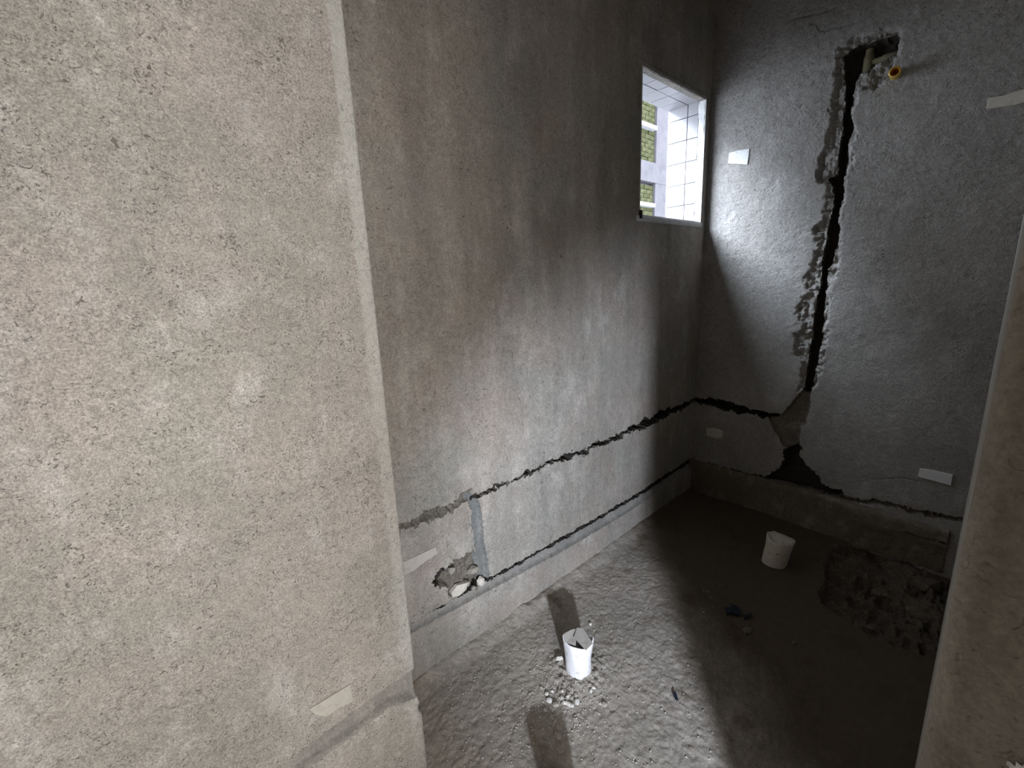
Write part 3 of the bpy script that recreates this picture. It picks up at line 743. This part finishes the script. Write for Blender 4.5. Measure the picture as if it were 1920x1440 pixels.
chip3('ceramic_chip', on_right, [(1725, 878), (1750, 882), (1787, 890), (1783, 910), (1755, 902), (1721, 893)], 0.006, 0.012, M_CHIP, 'pale rectangular ceramic chip low on the dark wall near the broken floor', 'r')
chip3('ceramic_chip', on_right, [(1325, 802), (1340, 802), (1356, 807), (1355, 821), (1340, 821), (1326, 816)], 0.006, 0.012, M_CHIPD, 'small grey ceramic chip between the two chases near the dark corner', 'r')
chip3('ceramic_chip', on_back, [(740, 1060), (767, 1048), (795, 1035), (816, 1025), (820, 1037), (800, 1050), (776, 1069), (740, 1085)], 0.004, 0.01, M_CHIPW, 'dusty beige ceramic chip left of the short upright chase, behind the wall edge', 'b')
chip3('ceramic_chip', on_back, [(660, -30), (704, -18), (703, 10), (694, 5), (680, -1), (660, -8)], 0.004, 0.01, M_CHIPW, 'dusty ceramic chip at the top of the window wall, beside the wall edge', 'b')
chip3('ceramic_chip', on_left, [(578, 1328), (600, 1315), (656, 1281), (661, 1313), (640, 1322), (610, 1342), (590, 1338)], 0.006, 0.012, M_CHIPL, 'cream ceramic chip set in the near plaster wall just above its chase', 'l')

# ------------------------------------------------------------------ loose rubble
def rock_geo(sz, seed, flat=1.0):
    rn = np.random.RandomState(seed)
    t = (1 + 5 ** 0.5) / 2
    v = np.array([(-1, t, 0), (1, t, 0), (-1, -t, 0), (1, -t, 0), (0, -1, t), (0, 1, t), (0, -1, -t), (0, 1, -t), (t, 0, -1), (t, 0, 1), (-t, 0, -1), (-t, 0, 1)], float) / 1.9
    f = [(0, 11, 5), (0, 5, 1), (0, 1, 7), (0, 7, 10), (0, 10, 11), (1, 5, 9), (5, 11, 4), (11, 10, 2), (10, 7, 6), (7, 1, 8),
         (3, 9, 4), (3, 4, 2), (3, 2, 6), (3, 6, 8), (3, 8, 9), (4, 9, 5), (2, 4, 11), (6, 2, 10), (8, 6, 7), (9, 8, 1)]
    v = v * (1 + rn.uniform(-0.22, 0.22, (12, 1))) * np.array(sz) / 2
    a = rn.uniform(0, 6.28); c, s = math.cos(a), math.sin(a)
    v[:, :2] = v[:, :2] @ np.array([[c, s], [-s, c]])
    return v, f
def rock(name, loc, sz, seed, mat, label, cat, group=None, rot=None):
    v, f = rock_geo(sz, seed)
    o = mesh_obj(name, v, f, mat); o.location = loc
    if rot: o.rotation_euler = rot
    return tag(o, label, cat, group)
def on_floor_rock(name, px, sz, seed, mat, label, cat, group=None):
    x, y = on_floor(px)
    return rock(name, (x, y, FLZ(x, y) + sz[2] * 0.3), sz, seed, mat, label, cat, group)
on_floor_rock('pebble', (1049, 1241), (0.020, 0.034, 0.022), 3, M_STONE, 'white oval pebble lying left of the dusty white pipe', 'stone')
on_floor_rock('pebble', (1107, 1172), (0.016, 0.016, 0.014), 4, M_STONE, 'small white pebble on the lit floor behind the white pipe', 'stone')
rn = random.Random(11)
for i in range(34):
    px = rn.gauss(1062, 26); py = rn.gauss(1306, 22)
    if (px - 1085) ** 2 / 1000 + (py - 1250) ** 2 / 1500 < 1: continue
    s = rn.uniform(0.009, 0.021)
    on_floor_rock('pebble', (px, py), (s * rn.uniform(.8, 1.5), s, s * .8), 20 + i, M_STONE if rn.random() < .55 else M_STONED,
                  'crumb of rubble in the loose patch at the foot of the white pipe', 'stone', 'rubble crumbs at the foot of the white pipe')
# finer grit, scattered on the lit floor
GV, GF = [], []
rg = np.random.RandomState(5)
for i in range(1000):
    if i < 420: px, py = rg.normal(1060, 45), rg.normal(1300, 38)
    elif i < 620: px, py = rg.uniform(800, 1000), rg.uniform(1180, 1440)
    else: px, py = rg.uniform(800, 1350), rg.uniform(1090, 1440)
    x, y = on_floor((px, py))
    if y > YW - 0.03 or (px < 830 and py > 1300) or x > 2.2 or (y > YL - 0.03 and x < XL + 0.03): continue
    s = rg.uniform(0.0025, 0.0065)
    if math.hypot(x - p1[0], y - p1[1]) < 0.062: continue
    v, f = rock_geo((s * 1.3, s, s * .8), 500 + i)
    b = len(GV); GV += [tuple(q + np.array([x, y, FLZ(x, y) + s * .25])) for q in v]; GF += [tuple(k + b for k in t) for t in f]
o = mesh_obj('grit', GV, GF, M_GRIT); tag(o, 'fine pale grit scattered over the lit rough floor', 'gravel', kind='stuff')

# chunks lodged in the broken patch of the window wall
def wall_rock(px, sz, seed, mat, label, dep=0.01, rot=None):
    u, v = on_back(px); return rock('mortar_chunk', (u, YW + dep, v), sz, seed, mat, label, 'rubble', 'mortar chunks lodged in the broken wall', rot)
wall_rock((903, 1092), (0.045, 0.03, 0.05), 201, M_CHIPD, 'pale angular mortar chunk at the foot of the short upright chase', 0.006)
wall_rock((890, 1072), (0.055, 0.04, 0.035), 202, M_STONED, 'dark rounded mortar chunk above the pale chunk in the broken patch', 0.012)
wall_rock((850, 1072), (0.035, 0.03, 0.035), 203, M_STONED, 'brown mortar lump right of the dark hole in the wall', 0.012)
wall_rock((876, 1098), (0.05, 0.03, 0.03), 204, M_STONED, 'brown mortar lump between the flat plaster flake and the pale chunk', 0.014)
wall_rock((889, 1103), (0.022, 0.02, 0.02), 205, M_STONED, 'smallest mortar lump, on the lip of the lower chase', 0.004)
fk = [on_back(p) for p in [(846, 1112), (858, 1098), (878, 1092), (875, 1106), (862, 1116), (850, 1122)]]
co = [(u, YW - 0.002 + 0.004 * (i % 2), v) for i, (u, v) in enumerate(fk)] + [(u, YW + 0.016, v) for u, v in fk]
m = 6
o = mesh_obj('plaster_flake', co, [tuple(range(m - 1, -1, -1)), tuple(range(m, 2 * m))] + [(i, (i + 1) % m, (i + 1) % m + m, i + m) for i in range(m)], M_CHIPD)
tag(o, 'flat pale plaster flake hanging over the lower chase in the broken patch', 'plaster flake')
for i, px in enumerate([(1453, 908), (1478, 912)]):
    u, v = on_right(px)
    rock('pebble', (XR + 0.012, u, v), ((0.030, 0.026, 0.036), (0.02, 0.018, 0.026))[i], 210 + i, M_STONE if i == 0 else M_STONED,
         ('pale oval stone in the mouth of the black hole in the wall', 'smaller grey stone right of the pale one in the black wall hole')[i], 'stone')
# lumps of broken screed in the pit
for i, (px, q, lab) in enumerate([((1748, 1030), .12, 'largest grey lump of broken screed at the foot of the right wall'), ((1690, 1045), .08, 'screed lump in the pit, next to the largest lump'),
                           ((1575, 1040), .05, 'small screed lump at the far left rim of the floor pit'), ((1650, 1092), .06, 'screed lump in the middle of the floor pit'),
                           ((1735, 1125), .07, 'screed lump in the floor pit beside the near wall edge'), ((1640, 1156), .045, 'small screed lump on the near rim of the floor pit'),
                           ((1695, 1192), .05, 'screed lump at the nearest corner of the floor pit')]):
    x, y = on_floor(px); x = min(x, XR - 0.09)
    rock('screed_lump', (x, y, FLZ(x, y) + q * .10), (q * 1.3, q, q * .55), 230 + i, M_PIT, lab, 'rubble', 'screed lumps in the floor pit')
# dark scraps on the shower floor
def scrap(name, pts, label, cat, mat, lift=0.004, th=0.004):
    q = [on_floor(p) for p in pts]; rn = random.Random(len(label)); m = len(q)
    top = [(x, y, FLZ(x, y) + lift + th + rn.uniform(0, 0.006)) for x, y in q]
    bot = [(a, b, c - th) for a, b, c in top]
    o = mesh_obj(name, top + bot, [tuple(range(m)), tuple(range(2 * m - 1, m - 1, -1))] + [(i, i + m, (i + 1) % m + m, (i + 1) % m) for i in range(m)], mat)
    return tag(o, label, cat)
scrap('plastic_scrap', [(1359, 1143), (1366, 1141), (1373, 1142), (1368, 1135), (1376, 1140), (1384, 1140), (1390, 1152), (1388, 1158), (1378, 1156), (1370, 1154), (1362, 1155)], 'torn dark blue plastic scrap on the shower floor', 'scrap', M_SCRAP)
scrap('plastic_scrap', [(1394, 1160), (1402, 1155), (1407, 1152), (1409, 1157), (1404, 1162), (1396, 1163)], 'small black scrap right of the dark blue plastic scrap', 'scrap', M_SCRAP)
on_floor_rock('pebble', (1403, 1184), (0.05, 0.04, 0.02), 251, M_PIT, 'flat brown crumb on the shower floor below the blue scrap', 'stone')
on_floor_rock('pebble', (1488, 1208), (0.02, 0.018, 0.012), 252, M_PIT, 'tiny brown crumb alone on the shower floor', 'stone')
scrap('shard', [(1262, 1306), (1266, 1300), (1272, 1318), (1266, 1316)], 'tiny dark triangular shard on the lit floor near the shadow edge', 'shard', M_SCRAP, 0.002)

# bright crumpled sheet added in place of lamp light on the near wall's end face
u0, v0 = 0, 0
dd = ray(1912, 1428); sF = (XJ - 0.012) / dd[0]
cy, cz = dd[1] * sF, CAM_H + dd[2] * sF
nn = 22
A, B = np.meshgrid(np.linspace(-1, 1, nn), np.linspace(-1, 1, nn), indexing='ij')
rad = np.hypot(A, B)
Yf = cy - 0.016 + 0.024 * A + 0.004 * fbm(A, B, 3, 2, 161); Zf = cz - 0.03 + 0.036 * B + 0.006 * fbm(A, B, 3, 2, 162)
Xf = XJ - 0.001 - 0.012 * np.clip(1 - rad ** 2, 0, 1) * (0.7 + 0.35 * fbm(A, B, 3.0, 3, 163))
o = grid_obj('light_patch', np.stack([Xf, Yf, Zf], -1), M_LIGHTPATCH, facemax(rad + 0.25 * fbm(A, B, 2.5, 2, 164)) < 0.95)
tag(o, 'bright crumpled sheet standing in for a patch of lamp light on the near wall end', 'foil')  # no real foil: added sheet in place of lamp light
